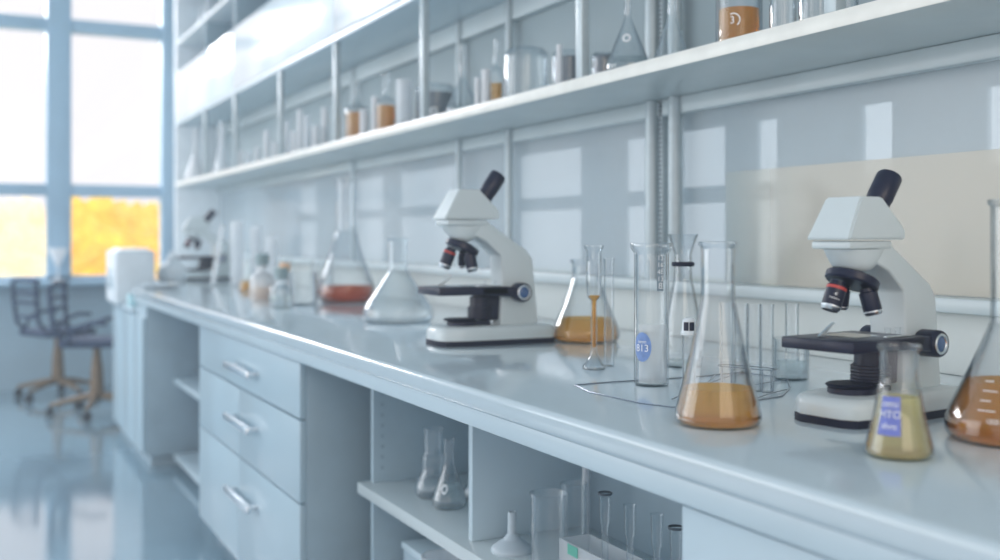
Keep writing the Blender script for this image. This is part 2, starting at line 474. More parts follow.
# upper wall cabinet: glossy doors, open cubbies above
uc = thing('wall_cabinet', 'glossy white wall cabinet with open upper cubby, topmost along the wall', 'cabinet', (1.6, 3, UPZ + .03))
OFF2 = Vector((-1.6, -3, -UPZ - .03))
def up(name, bm, m, par=None):
    bmesh.ops.translate(bm, verts=bm.verts, vec=OFF2); return obj(name, bm, m, par or uc)
DZ1 = 2.395
bm = bmesh.new(); box(bm, SHX + .022, WX, -.6, Y1S - .001, UPZ + .031, DZ1 - .004); box(bm, WX - .02, WX, -.6, Y1S - .001, DZ1 - .004, 3.0); box(bm, SHX + .02, WX, -.6, Y1S - .001, 2.98, 3.0)
up('carcass', bm, CARC)
dy = [Y1S - .002] + [post_y[i] for i in range(1, len(post_y), 2)] + [.9, -.6]
for a, b in zip(dy, dy[1:]):
    bm = bmesh.new(); box(bm, SHX, SHX + .02, b + .003, a - .003, UPZ + .033, DZ1, .003); up('door', bm, DOORG)
bm = bmesh.new(); box(bm, SHX, WX - .02, -.6, Y1S - .001, 2.60, 2.622, .003); up('shelf', bm, PAPER)
for y in post_y:
    bm = bmesh.new(); box(bm, SHX + .01, WX - .02, y - .009, y + .009, DZ1 + .001, 2.60); up('divider', bm, CARC)

# ================================================================== WORKTOP AND BASE CABINETS
X0 = .80
bm = bmesh.new()
poly = [(X0 + .004, -.9), (X0 + .004, 6.02), (X0 + .10, 6.14), (1.13, 6.60), (1.13, 8.30), (WX - .021, 8.30), (WX - .021, -.9)]
prism(bm, poly, .862, BT, 'z', .010, 4)
wt = thing('worktop', 'long pale blue-grey lab worktop with rounded front edge, carrying the microscopes', 'worktop', (1.2, 3, .83))
bmesh.ops.translate(bm, verts=bm.verts, vec=(-1.2, -3, -.83)); obj('top_slab', bm, TOPM, wt, 40)
bm = bmesh.new(); box(bm, X0 + .016, X0 + .05, -.9, 6.0, .828, .862, .004); box(bm, X0 + .05, WX - .03, -.9, 5.98, .845, .862)
bmesh.ops.translate(bm, verts=bm.verts, vec=(-1.2, -3, -.83)); obj('apron', bm, WHITE, wt)

def handle(par, x, y, z, L=.26):
    bm = bmesh.new()
    box(bm, x - .040, x - .024, y - L / 2, y + L / 2, z - .012, z + .012, .005)
    for s in (-1, 1): box(bm, x - .024, x, y + s * L * .42 - .006, y + s * L * .42 + .006, z - .005, z + .005)
    return obj('handle', bm, STEEL, par)

# drawer cabinet
DX = .83; dy0, dy1 = 2.89, 4.30
dc = thing('drawer_cabinet', 'white drawer cabinet with three steel bar handles under the bench', 'cabinet', (0, 0, 0))
bm = bmesh.new(); box(bm, DX + .02, 1.06, dy0, dy1, .06, .827, .003); box(bm, DX + .07, 1.04, dy0 + .02, dy1 - .02, 0, .06)
obj('carcass', bm, CARC, dc)
for z0, z1 in ((.667, .822), (.434, .661), (.075, .428)):
    bm = bmesh.new()
    if z0 > .6: box(bm, DX, DX + .02, dy0 + .002, dy1 - .002, z0, z1, .003)
    else:
        ys = 3.62
        box(bm, DX, DX + .02, dy0 + .002, ys - .002, z0, z1, .003); box(bm, DX, DX + .02, ys + .002, dy1 - .002, z0, z1, .003)
    d = obj('drawer', bm, FRONT, dc)
    handle(d, DX, 3.52, {.667: .737, .434: .562, .075: .315}[z0], .34)

# open shelf unit (near)
ox, ob = .975, 1.26
ly = 2.70; dvy = 2.08; ry = 1.14
oc = thing('open_shelf_cabinet', 'open base cabinet with glassware on its shelf, beside the drawers', 'cabinet', (0, 0, 0))
bm = bmesh.new(); box(bm, ox, ob, ly, ly + .02, .04, .827, .002); obj('side_panel', bm, CARC, oc)
bm = bmesh.new(); box(bm, ob, ob + .016, ry + .0, ly + .02, .04, .827); obj('back_panel', bm, INNER, oc)
bm = bmesh.new(); box(bm, ox - .035, ob, ry, ly + .03, .486, .516, .003); obj('shelf', bm, SHELFW, oc)
bm = bmesh.new(); box(bm, ox, ob, dvy, dvy + .02, .516, .827, .002); obj('divider', bm, WHITE, oc)
bm = bmesh.new(); box(bm, ox, ob, ry, ly + .02, .02, .06); obj('bottom_panel', bm, CARC, oc)
bm = bmesh.new()
for k in range(9): box(bm, ox + .02, ox + .03, ly - .0015, ly, .55 + k * .028, .558 + k * .028)
obj('shelf_pin_holes', bm, INNER, oc)
# right cupboard
rc = thing('base_cupboard', 'plain white base cupboard at the right end under the bench', 'cabinet', (0, 0, 0))
bm = bmesh.new(); box(bm, DX + .02, 1.6, -.6, ry - .004, .06, .827, .003); box(bm, DX + .07, 1.5, -.58, ry - .02, 0, .06); obj('carcass', bm, CARC, rc)
bm = bmesh.new(); box(bm, DX, DX + .02, .30, ry - .006, .075, .822, .003); d = obj('door', bm, WHITE, rc); handle(d, DX, .42, .62, .16)
bm = bmesh.new(); box(bm, DX, DX + .02, -.59, .295, .075, .822, .003); d = obj('door', bm, WHITE, rc); handle(d, DX, .18, .62, .16)
# knee-space shelf unit
kc = thing('knee_space_shelf', 'recessed open shelf in the dark gap between drawers and far cupboard', 'shelf', (0, 0, 0))
bm = bmesh.new(); box(bm, 1.27, 1.29, dy1 + .004, 5.63, .05, .827); obj('back_panel', bm, solid('recess_shade', (.14, .18, .26), .6), kc)  # shade of the gap put into the panel's dark colour
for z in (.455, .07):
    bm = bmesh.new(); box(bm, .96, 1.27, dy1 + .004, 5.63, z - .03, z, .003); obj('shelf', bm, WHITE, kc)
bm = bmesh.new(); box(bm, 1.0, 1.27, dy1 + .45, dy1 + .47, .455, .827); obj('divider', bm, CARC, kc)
# far cupboard (lower, carries the white box)
fy0, fy1 = 5.66, 6.86
fc = thing('end_cupboard', 'white cupboard at the far end of the bench, below a white box', 'cabinet', (0, 0, 0))
bm = bmesh.new(); box(bm, DX, 1.12, fy0, 5.99, .06, .827, .003); box(bm, DX, 1.10, 5.99, fy1, .06, .77, .003); box(bm, DX + .03, 1.08, fy0 + .05, fy1, 0, .06); obj('carcass', bm, CARC, fc)
for a, b in ((5.665, 5.985), (5.992, 6.42), (6.425, 6.85)):
    bm = bmesh.new(); box(bm, DX - .02, DX, a, b, .075, .76, .003); obj('door', bm, FRONT, fc)
bm = bmesh.new(); box(bm, DX - .03, 1.02, 5.995, fy1, .7705, .79, .004); obj('top_board', bm, WHITE, fc)

# ================================================================== MICROSCOPE
def microscope(label, loc, rotz, sc=(1, 1, 1), text=False):
    t = thing('microscope', label, 'microscope', loc, rotz, 'white and black lab microscopes')
    t.scale = sc
    def part(name, bm, m, par=None, smooth=35): return obj(name, bm, m, par or t, smooth)
    # base: tapered block with a black sole
    def outline(g, z):
        pts = [(-.158, -.040), (-.145, -.062), (-.09, -.074), (.15, -.074), (.168, -.062), (.168, .062), (.15, .074), (-.09, .074), (-.145, .062), (-.158, .040)]
        return [(x * (1 - g), y * (1 - g), z) for x, y in pts]
    def loft(bm, loops):
        n = len(loops[0]); vs = []
        for L in loops: vs += L
        fs = [tuple(range(n - 1, -1, -1)), tuple(range(n * (len(loops) - 1), n * len(loops)))]
        for k in range(len(loops) - 1):
            for i in range(n):
                j = (i + 1) % n; fs.append((k * n + i, k * n + j, (k + 1) * n + j, (k + 1) * n + i))
        add(bm, vs, fs)
    bm = bmesh.new(); loft(bm, [outline(-.01, 0), outline(-.01, .014)]); part('sole', bm, MICRUB)
    bm = bmesh.new(); loft(bm, [outline(0, .0142), outline(.0, .032), outline(.02, .041), outline(.06, .0465), outline(.11, .0485)]); part('base', bm, MICW, smooth=50)
    # arm
    arm = [(.134, .046), (.117, .216), (.100, .238), (-.016, .312), (-.045, .312), (-.075, .285), (-.02, .262), (.022, .226), (.026, .150), (.020, .046)]
    bm = bmesh.new(); prism(bm, arm, -.036, .036, 'y', .005, 3); part('arm', bm, MICW, smooth=40)
    # nose cone below the head
    bm = bmesh.new(); seg = 28; loops = []
    for rx, ry_, cx, z in ((.068, .040, -.066, .302), (.058, .039, -.066, .290), (.043, .037, -.068, .277), (.030, .031, -.072, .267), (.018, .022, -.075, .262)):
        loops.append([(cx + rx * math.cos(2 * PI * i / seg), ry_ * math.sin(2 * PI * i / seg), z) for i in range(seg)])
    loft(bm, loops); part('nose_cone', bm, MICW, smooth=60)
    # neck plate + head
    bm = bmesh.new(); box(bm, -.133, -.016, -.039, .039, .3025, .3165, .004); part('neck_plate', bm, MICW)
    bm = bmesh.new()
    b_ = [(-.142, -.044), (.014, -.044), (.014, .044), (-.142, .044)]
    loft(bm, [[(x, y, .3185) for x, y in b_], [(-.142 + .011, -.041, .338), (.015, -.042, .340), (.015, .042, .340), (-.142 + .011, .041, .338)],
              [(-.098, -.036, .394), (-.040, -.036, .394), (-.040, .036, .394), (-.098, .036, .394)]])
    bmesh.ops.bevel(bm, geom=list(bm.edges), offset=.003, segments=2, affect='EDGES'); part('head', bm, MICW, smooth=25)
    # eyepiece
    a = math.radians(36); d = Vector((math.sin(a), 0, math.cos(a))); p0 = Vector((-.030, 0, .348)); 
    bm = bmesh.new(); R = .0225
    lathe(bm, [(0, 0), (R * .93, 0), (R * .95, .054), (R, .056), (R, .103), (R * .93, .107), (R * .75, .107), (R * .68, .101), (0, .100)], 32, frame_to(p0, p0 + d)); part('eyepiece', bm, MICB, smooth=40)
    # revolving nosepiece, tilted disc, and objectives
    ax = Vector((.42, -.05, 1)).normalized(); q = Vector((-.074, 0, .247))
    M = frame_to(q - ax * .008, q + ax)
    bm = bmesh.new(); lathe(bm, [(0, 0), (.042, 0), (.045, .003), (.045, .014), (.042, .017), (.024, .022), (0, .022)], 36, M); np_ = part('nosepiece', bm, MICB)
    for k, (dx, dyy, L, r, red) in enumerate(((-.024, .006, .058, .0165, True), (.014, -.022, .052, .0155, False), (.012, .020, .044, .010, False))):
        st = q - ax * .010 + Vector((dx, dyy, -dx * .3))
        dr = Vector((dx * .75 - .004, dyy * .55, -.055)).normalized()
        M = frame_to(st, st + dr); bm = bmesh.new()
        lathe(bm, [(0, 0), (r * .8, 0), (r * .82, .006), (r, .008), (r, L * .8), (r * .80, L * .92), (0, L * .92)], 26, M)
        o = part('objective', bm, MICB, smooth=40)
        bm = bmesh.new(); lathe(bm, [(r * 1.015, L * .78), (r * 1.03, L * .79), (r * 1.03, L * .815), (r * 1.0, L * .83), (r * .84, L * .92), (r * .80, L * .93)], 26, M); part('tip_ring', bm, STEEL, o)
        if red:
            bm = bmesh.new(); lathe(bm, [(r * 1.01, .010), (r * 1.04, .011), (r * 1.04, .0145), (r * 1.01, .0155)], 26, M); part('colour_ring', bm, RED, o)
            if text:
                bm = bmesh.new(); Mi = M.inverted()
                view = Vector((-.62, -.78, 0)); view.rotate(Matrix.Rotation(-rotz, 3, 'Z'))
                lv = Mi.to_3x3() @ view; ang = math.atan2(lv.y, lv.x)
                t2 = bmesh.new(); wrap_text(t2, '4/', .0075, lambda z: r * 1.03, 0, 0); wrap_text(t2, 'Nelmann', .0050, lambda z: r * 1.03, 0, -.0075)
                bmesh.ops.transform(t2, matrix=Matrix.Translation((0, 0, .026)) @ Matrix.Rotation(ang, 4, 'Z') @ Matrix.Diagonal((1, -1, -1, 1)), verts=t2.verts)
                merge(bm, t2, 0, M); part('marking', bm, WHITEINK, o)
    # stage
    bm = bmesh.new(); box(bm, -.170, .026, -.072, .072, .128, .148, .0025); st = part('stage', bm, MICB)
    bm = bmesh.new(); prism(bm, [(-.05, .128), (.068, .118), (.073, .146), (-.05, .148)], -.072, -.0365, 'y', .003); part('bracket', bm, MICB, st)
    bm = bmesh.new(); box(bm, -.105, -.035, -.030, .045, .1482, .1496); part('slide', bm, GLASS, st)
    bm = bmesh.new(); prism(bm, [(-.130, .1485), (-.122, .149), (-.098, .168), (-.092, .1705), (-.096, .172), (-.108, .166), (-.136, .1500)], .020, .024, 'y'); part('clip', bm, STEEL, st)
    bm = bmesh.new(); box(bm, -.06, .012, -.058, -.051, .1484, .151, .001); part('clip', bm, STEEL, st)
    for x in (-.025, .004):
        bm = bmesh.new(); lathe(bm, [(0, .148), (.0045, .148), (.0045, .160), (.0055, .160), (.0055, .163), (0, .163)], 14, Matrix.Translation((x, -.035, 0))); part('clip_screw', bm, GLASSB, st)
    # focus knobs on both sides
    for s in (-1, 1):
        M = frame_to((.070, s * .036, .132), (.070, s * 1, .132)); bm = bmesh.new()
        lathe(bm, [(0, 0), (.0225, 0), (.0245, .004), (.0245, .036), (.022, .040), (.0195, .040), (.019, .037), (.0, .037)], 34, M); k = part('focus_knob', bm, MICB)
        bm = bmesh.new(); lathe(bm, [(.0150, .0375), (.0165, .0395), (.0185, .0395), (.019, .0402), (.0175, .0412), (.0150, .041)], 34, M); part('knob_ring', bm, STEEL, k)
        bm = bmesh.new(); lathe(bm, [(.0150, .038), (.011, .0405), (0, .041)], 30, M); part('knob_cap', bm, BLUELENS, k)
    # condenser with ribs and lamp foot
    bm = bmesh.new(); pr = [(0, .064), (.030, .064)]
    for k in range(5):
        z = .066 + k * .0060; pr += [(.034, z), (.034, z + .0036), (.0305, z + .0044), (.0305, z + .006)]
    pr += [(.028, .0945), (.028, .120), (.021, .122), (.021, .1315), (0, .1315)]
    lathe(bm, pr, 34, Matrix.Translation((-.022, 0, 0))); part('condenser', bm, MICB, smooth=30)
    bm = bmesh.new(); box(bm, -.02, .04, -.022, .022, .060, .128, .004); part('rack', bm, MICB)
    bm = bmesh.new(); lathe(bm, [(0, .0485), (.040, .0485), (.040, .058), (.034, .061), (0, .061)], 34, Matrix.Translation((-.075, 0, 0))); box(bm, -.07, -.005, -.03, .03, .0485, .0605, .003)
    lamp = part('lamp_foot', bm, MICB)
    bm = bmesh.new(); lathe(bm, [(0, .0615), (.043, .0615), (.046, .064), (.043, .0665), (0, .0665)], 34, Matrix.Translation((-.080, 0, 0)), sy=.8); part('lamp_lid', bm, MICRUB, lamp)
    return t

m1 = microscope('white microscope with black stage at the right, nearest to the camera', (1.229, 1.185, BT), math.radians(9), (.86, .87, .83), True)
m2 = microscope('white microscope with black stage beside the empty conical flask, mid bench', (1.193, 2.453, BT), 0, (.96, .96, .985))
m3 = microscope('small blurred microscope at the far end of the bench near the window', (*P(208, 279, BT).xy, BT), math.radians(-4), (1.15, 1.15, 1.02))

# ================================================================== BENCH GLASSWARE
def flask_at(u, v, R, H, rn, label, neck=.33, fill=None, lmat=None, name='conical_flask', cat='flask', kind='e', gmat=None, group=None, z=BT):
    loc = P(u, v, z)
    prof = erlen_prof(R, H, rn, neck) if kind == 'e' else vol_prof(R, H, rn, neck)
    return glassware(name, label, cat, loc, prof, fill, lmat, gmat, group), loc, prof

f1, l1, p1 = flask_at(718, 424, .0618, .262, .0245, 'tall clear conical flask with amber liquid at the centre of the bench front', .34, .053, AMBER)
# thin funnel stem hanging in the neck
f2, l2, p2 = flask_at(899, 456, .0405, .137, .0225, 'small conical flask with straw-yellow liquid and violet label', .36, .073, STRAW)
a = cam_ang(l2); bm = bmesh.new()
rr = lambda z: prof_r(p2, z) + .0012
# violet label, following the cone
for q in range(6):
    z0, z1 = .030 + .046 * q / 6, .030 + .046 * (q + 1) / 6; vs = []; n = 10
    for k in range(n + 1):
        aa = a - .74 + .80 * k / n
        for z in (z0, z1): vs.append((rr(z) * math.cos(aa), rr(z) * math.sin(aa), z))
    add(bm, vs, [(2 * k, 2 * k + 2, 2 * k + 3, 2 * k + 1) for k in range(n)])
bmesh.ops.remove_doubles(bm, verts=bm.verts, dist=1e-5)
lb = obj('label_sticker', bm, PURLBL, f2)
bm = bmesh.new()
for s, z, sz in (('nmi', .067, .0125), ('HTO', .0545, .0125), ('shns', .041, .0105)): wrap_text(bm, s, sz, lambda z: rr(z) + .0012, a - .33, z)
obj('label_text', bm, WHITEINK, lb)
f3, l3, p3 = flask_at(1012, 440, .083, .318, .0265, 'large flask with orange liquid and white scale, cut by the right edge', .50, .078, AMBER2, 'volumetric_flask', 'flask', 'e')
a = cam_ang(l3) - .30; bm = bmesh.new(); rr3 = lambda z: prof_r(p3, z) + .0012
for k, z in enumerate((.046, .058, .070, .082)):
    w = .20 if k % 2 else .30
    vs = []
    for i in range(7):
        aa = a - .25 + w * i / 6
        for zz in (z, z + .0012): vs.append((rr3(zz) * math.cos(aa), rr3(zz) * math.sin(aa), zz))
    add(bm, vs, [(2 * i, 2 * i + 2, 2 * i + 3, 2 * i + 1) for i in range(6)])
wrap_text(bm, '1000 12 CM', .0085, rr3, a + .18, .034)
obj('scale_marks', bm, WHITEINK, f3)
flask_at(586, 341, .088, .212, .036, 'round-shouldered flask with orange liquid beside the middle microscope', .24, .060, AMBER)
flask_at(346, 302, .122, .515, .040, 'tall long-necked flask with rust-red liquid behind the empty conical flask', .46, .066, RUST, 'volumetric_flask', 'flask', 'v')
flask_at(398, 322, .112, .268, .031, 'empty conical flask left of the middle microscope', .38, None, None, gmat=GLASSB)

# large graduated cylinder with blue round label
lc = P(651.5, 385, BT); R = .0315; H = .258
pc = [(R * .93, 0), (R, .004), (R, H - .022), (R * 1.02, H - .018), (R * 1.20, H - .010), (R * 1.24, H - .003), (R * 1.20, H)]
cy = glassware('measuring_cylinder', 'wide clear glass cylinder with flared rim and round blue label', 'cylinder', lc, pc, .004, CLEARL)
a = cam_ang(lc)
bm = bmesh.new(); arc_patch(bm, R - .003, .006, .112, a - .9, a + 1.25, 20); obj('inner_card', bm, FROST, cy)
bm = bmesh.new(); arc_patch(bm, R + .0006, .045, .098, a - 1.10, a - .0, 14, True); lb = obj('label_sticker', bm, BLUELBL, cy)
bm = bmesh.new(); wrap_text(bm, 'nenn', .009, lambda z: R + .0012, a - .55, .081); wrap_text(bm, '813', .018, lambda z: R + .0012, a - .55, .069); obj('label_text', bm, WHITEINK, lb)
bm = bmesh.new()
arc_patch(bm, R + .0008, .172, H - .024, a + .30, a + .72, 8); sc_ = obj('scale_strip', bm, solid('scale_shade', (.25, .33, .40), .6), cy)
bm = bmesh.new()
for k, s in enumerate(('8', '13', '4E', '16', '13')): wrap_text(bm, s, .012 if k else .016, lambda z: R + .0014, a + .50, .181 + k * .0125)
for k in range(12): arc_patch(bm, R + .0013, .176 + k * .0045, .1768 + k * .0045, a + .56, a + .70, 4)
obj('scale_marks', bm, WHITEINK, sc_)

def cyl_at(u, v, R, H, label, name='test_tube', cat='tube', fill=None, lmat=None, prof=None, gmat=None, group=None, z=BT):
    loc = P(u, v, z)
    return glassware(name, label, cat, loc, prof or cyl_prof(R, H), fill, lmat, gmat, group, 24), loc

# small footed cylinder with amber, and the slim tube next to it
def footed(R, rs, H, rf):
    return smooth_prof([(rf, 0), (rf * .98, .006), (rf * .55, .020), (rs * 1.1, .034), (rs, .05), (rs, H * .50), (rs * 1.25, H * .56), (R, H * .62), (R, H * .95)], 3) + [(R * 1.28, H - .004), (R * 1.28, H)]
lq = P(594, 369, BT)
glassware('footed_cylinder', 'slim footed glass cylinder with narrow stem before the orange flask', 'cylinder', lq, footed(.0155, .0068, .252, .0235), .150, AMBER, None, None, 24, True, .045)
cyl_at(609, 366, .0105, .225, 'slender upright glass tube just right of the footed cylinder', prof=cyl_prof(.0105, .225, 1.12))
# collared bottle behind the cylinder
lb_ = P(683, 366, BT)
H = .275; cp = smooth_prof([(.036, 0), (.040, .006), (.040, .05), (.036, .10), (.025, .155), (.0195, .185), (.0185, .215), (.0185, .235)], 4) + [(.030, H - .004), (.032, H), (.028, H)]
cb = glassware('collared_flask', 'glass flask with black neck collar and funnel mouth behind the wide cylinder', 'flask', lb_, cp, .012, CLEARL)
bm = bmesh.new(); lathe(bm, [(.019, .209), (.0225, .208), (.024, .212), (.0225, .217), (.019, .216)], 28); obj('collar', bm, MICRUB, cb)
lv = P(689, 389, BT)
vp = glassware('capped_vial', 'slim clear vial with dark-windowed cap in front of the collared flask', 'vial', lv, cyl_prof(.0120, .098, 1.0), .05, CLEARL, None, None, 20)
bm = bmesh.new(); lathe(bm, [(.0128, .0955), (.0150, .096), (.0150, .1), (.0130, .103), (.0115, .122), (.007, .126), (0, .126)], 24); cap = obj('cap', bm, PAPER, vp)
a = cam_ang(lv); bm = bmesh.new(); arc_patch(bm, .0136, .104, .119, a - .75, a - .06, 6); arc_patch(bm, .0136, .104, .119, a + .06, a + .75, 6); obj('cap_window', bm, MICB, cap)
# test tubes in the wire rack
tubes_px = ((727, 388), (741, 390), (754, 391), (767, 392))
ords = ('first from the left, half hidden by the amber flask', 'second from the left, behind the amber flask', 'third from the left', 'rightmost of the row')
for (u, v), s in zip(tubes_px, ords):
    cyl_at(u, v, .0118, .152, 'test tube in the wire rack, ' + s, group='test tubes in the wire rack')
bk, lbk = cyl_at(791, 379, .0335, .078, 'small low beaker of clear liquid left of the near microscope', 'beaker', 'beaker', .034, CLEARL)
cyl_at(792, 370, .0135, .135, 'tall plain tube behind the small low beaker')
# wire rack lying on the bench
bm = bmesh.new(); wr = .0013; zz = BT + wr + .0004
def W(u, v): return P(u, v, zz)
loop = [W(575, 385), W(590, 392), W(640, 403), W(672, 407), W(720, 406), W(782, 396), W(790, 388), W(787, 378), W(740, 372), W(705, 376), W(660, 379), W(610, 382)]
tube(bm, loop, wr, 6, True)
rk = thing('wire_rack', 'flat bent-wire rack lying on the bench under the test tubes', 'rack', W(690, 388))
bmesh.ops.translate(bm, verts=bm.verts, vec=-W(690, 388)); obj('outer_wire', bm, RACKST, rk)
for p, q in (((690, 406), (715, 376)), ((752, 401), (787, 390)), ((700, 396), (787, 380)), ((672, 400), (745, 371)), ):
    bm = bmesh.new(); tube(bm, [W(*p) + Vector((0, 0, .0015)), (W(*p) + W(*q)) / 2 + Vector((0, .006, .0015)), W(*q) + Vector((0, 0, .0015))], .0011, 6)
    bmesh.ops.translate(bm, verts=bm.verts, vec=-W(690, 388)); obj('cross_wire', bm, RACKST, rk)
# raised retaining loop round the tubes
cen = [P(u, v, BT) for u, v in tubes_px]
bm = bmesh.new(); zr = BT + .040; dirv = (cen[-1] - cen[0]).normalized(); nv = Vector((-dirv.y, dirv.x, 0))
ring = []
for k in range(9): 
    an = -PI / 2 + PI * k / 8; ring.append(cen[-1] + dirv * (.016 * math.cos(an)) + nv * (.016 * math.sin(an)))
for k in range(9):
    an = PI / 2 + PI * k / 8; ring.append(cen[0] + dirv * (.016 * math.cos(an)) + nv * (.016 * math.sin(an)))
ring = [Vector((p.x, p.y, zr)) for p in ring]
tube(bm, ring, .0011, 6, True)
for i in (0, 8, 9, 17): tube(bm, [ring[i], Vector((ring[i].x, ring[i].y, BT + .0005))], .0011, 6)
bmesh.ops.translate(bm, verts=bm.verts, vec=-W(690, 388)); obj('tube_guard', bm, RACKST, rk)

# ------------------------------------------------ far bench cluster
def simple(u, v, R, H, label, kind='cyl', fill=None, lmat=None, gmat=None, cap=None, name='beaker', cat='beaker', group='blurred glassware at the far end of the bench'):
    loc = P(u, v, BT)
    pr = {'cyl': lambda: cyl_prof(R, H), 'e': lambda: erlen_prof(R, H, R * .32, .35), 'b': lambda: smooth_prof([(R * .92, 0), (R, .006), (R, H * .55), (R * .75, H * .72), (R * .42, H * .8), (R * .38, H * .97)], 3) + [(R * .46, H * .98), (R * .46, H)]}[kind]()
    t = glassware(name, label, cat, loc, pr, fill, lmat, gmat or GLASSB, group, 24)
    if cap:
        rt = pr[-1][0]
        bm = bmesh.new(); lathe(bm, [(0, H + .001), (rt * 1.25, H + .001), (rt * 1.25, H + rt * 1.9), (rt * 1.1, H + rt * 2.1), (0, H + rt * 2.1)], 20); obj('cap', bm, cap, t)
    return t
simple(303, 305, .058, .135, 'clear beaker left of the rust-red flask', name='beaker', gmat=GLASS)
simple(281, 308, .045, .110, 'short beaker with dark grey stopper, front of the far cluster', 'b', .05, CLEARL, None, CAPD, 'stoppered_bottle', 'bottle')
simple(262, 300, .052, .150, 'white-shouldered bottle with grey-green cap in the far cluster', 'b', .055, AMBER, FROST, CAPD, 'capped_bottle', 'bottle')
simple(285, 297, .042, .115, 'small bottle with peach stopper behind the stoppered beaker', 'b', .06, None or CLEARL, FROST, PEACH, 'capped_bottle', 'bottle')
simple(248, 291, .048, .21, 'narrow conical flask with orange liquid, left side of the far cluster', 'e', .05, AMBER, GLASSB, None, 'conical_flask', 'flask')
simple(322, 297, .05, .16, 'wide clear jar half behind the rust-red flask', 'cyl', None, None, GLASS, None, 'jar', 'jar')
simple(272, 290, .032, .27, 'tall white cylinder standing at the back of the far cluster', 'cyl', None, None, FROST, None, 'measuring_cylinder', 'cylinder')
simple(237, 285, .036, .36, 'tall pale cylinder just right of the far microscope', 'cyl', None, None, FROST, None, 'measuring_cylinder', 'cylinder')
simple(256, 285, .032, .33, 'second tall pale cylinder right of the far microscope', 'cyl', None, None, FROST, None, 'measuring_cylinder', 'cylinder')
# slanting white rod in front of far microscope
pr0 = P(213, 286, BT); 
bm = bmesh.new(); tube(bm, [(0, 0, .010), (.05, -.02, .34)], .013, 12)
o = obj('glass_rod', bm, FROST); o.location = pr0; tag(o, 'leaning white rod in front of the far microscope', 'rod')
# far left white clutter
lw_ = P(172, 282.5, BT)
wb = thing('squeeze_bottle', 'squat white round bottle left of the far microscope', 'bottle', lw_)
bm = bmesh.new(); lathe(bm, smooth_prof([(.065, 0), (.08, .02), (.085, .06), (.07, .10), (.04, .125), (.03, .135)], 3) + [(0, .135)], 28); obj('body', bm, PAPER, wb)
bm = bmesh.new(); lathe(bm, [(.032, .134), (.034, .150), (.02, .16), (.012, .19), (0, .19)], 20); obj('cap', bm, PAPER, wb)
ld = P(160, 287, BT)
bm = bmesh.new(); lathe(bm, [(0, .0), (.075, 0), (.10, .006), (.112, .014), (.108, .015), (.095, .009), (0, .006)], 32); o = obj('white_dish', bm, PAPER); o.location = ld; tag(o, 'shallow white dish on the far corner of the bench', 'dish')

# ------------------------------------------------ white box at the far end
wbx = thing('white_box', 'white boxy device with pale lid on the far end cupboard', 'box', (.90, 6.62, .7905))
bm = bmesh.new(); box(bm, -.13, .09, -.20, .21, 0, .305, .015, 3); obj('body', bm, PAPER, wbx)
bm = bmesh.new(); box(bm, -.10, .06, -.17, .18, .305, .318, .005); obj('lid', bm, solid('pale_lid', (.9, .95, .98), .3, emit=.25), wbx)  # faint glow added to the lid, which is no lamp
bm = bmesh.new(); box(bm, -.133, -.13, -.12, .12, .08, .2, .001); obj('front_plate', bm, WHITE, wbx)
bm = bmesh.new(); box(bm, -.045, .045, -.05, .05, 0, .065, .006); box(bm, -.046, .046, -.051, .051, .05, .056)
o = obj('blue_block', bm, solid('pale_cyan', (.55, .82, .88), .4)); o.location = (.86, 6.22, .7905); tag(o, 'small pale cyan block in front of the white box', 'block')
# conical glass on the window sill
gx = xy_(58, FARY - .14)
cg = thing('funnel_glass', 'cone-shaped stemmed glass on the window sill', 'glass', (gx, FARY - .14, .84))
bm = bmesh.new(); lathe(bm, [(0, 0), (.05, 0), (.05, .006), (.008, .014), (.007, .10), (.02, .125), (.075, .245), (.078, .25), (.072, .248), (.016, .13), (0, .125)], 28); obj('glass_body', bm, WHITEG, cg)

# ================================================================== CHAIRS
def chair(label, loc, rotz, bh=.42):
    t = thing('swivel_chair', label, 'chair', loc, rotz, 'swivel chairs by the window')
    bm = bmesh.new(); box(bm, -.20, .20, -.20, .20, .455, .505, .022, 3); obj('seat', bm, SEATM, t)
    br = thing
    for s in (-1, 1):
        bm = bmesh.new(); tube(bm, [(.17, s * .15, .50), (.23, s * .155, .56), (.25, s * .16, .72), (.255, s * .16, .86)], .016, 8); obj('back_upright', bm, SEATM, t)
    bm = bmesh.new()
    for z in (.60, .70, .77, .86):
        tube(bm, [(.235, -.16, z), (.275, 0, z + .006), (.235, .16, z)], .016 if z > .8 else .012, 8)
    obj('backrest', bm, SEATM, t)
    for s in (-1, 1):
        bm = bmesh.new(); tube(bm, [(.14, s * .20, .47), (.10, s * .24, .58), (-.02, s * .24, .62), (-.12, s * .235, .615)], .014, 8); obj('armrest', bm, SEATM, t)
    bm = bmesh.new(); lathe(bm, [(0, .10), (.040, .10), (.046, .14), (.038, .30), (.024, .40), (.024, .44), (.09, .452), (0, .456)], 20); obj('column', bm, WOODM, t)
    for k in range(5):
        an = 2 * PI * k / 5 + .35; c, s_ = math.cos(an), math.sin(an)
        bm = bmesh.new(); tube(bm, [(0, 0, .125), (.12 * c, .12 * s_, .11), (.29 * c, .29 * s_, .075)], [.026, .021, .014], 8); lg = obj('leg', bm, WOODM, t)
        bm = bmesh.new()
        M = Matrix.Translation((.29 * c, .29 * s_, .030)) @ Matrix.Rotation(an, 4, 'Z') @ Matrix.Rotation(PI / 2, 4, 'Y')
        for q in (-1, 1):
            lathe(bm, [(0, q * .006), (.028, q * .006), (.030, q * .012), (.026, q * .022), (0, q * .022)], 18, M)
        tube(bm, [(.29 * c, .29 * s_, .03), (.29 * c, .29 * s_, .08)], .008, 8)
        obj('caster', bm, BLACKR, lg)
    return t
c1 = P(97, 414, 0); chair('dark swivel chair with open-barred back, nearer to the cupboard', c1, math.radians(160))
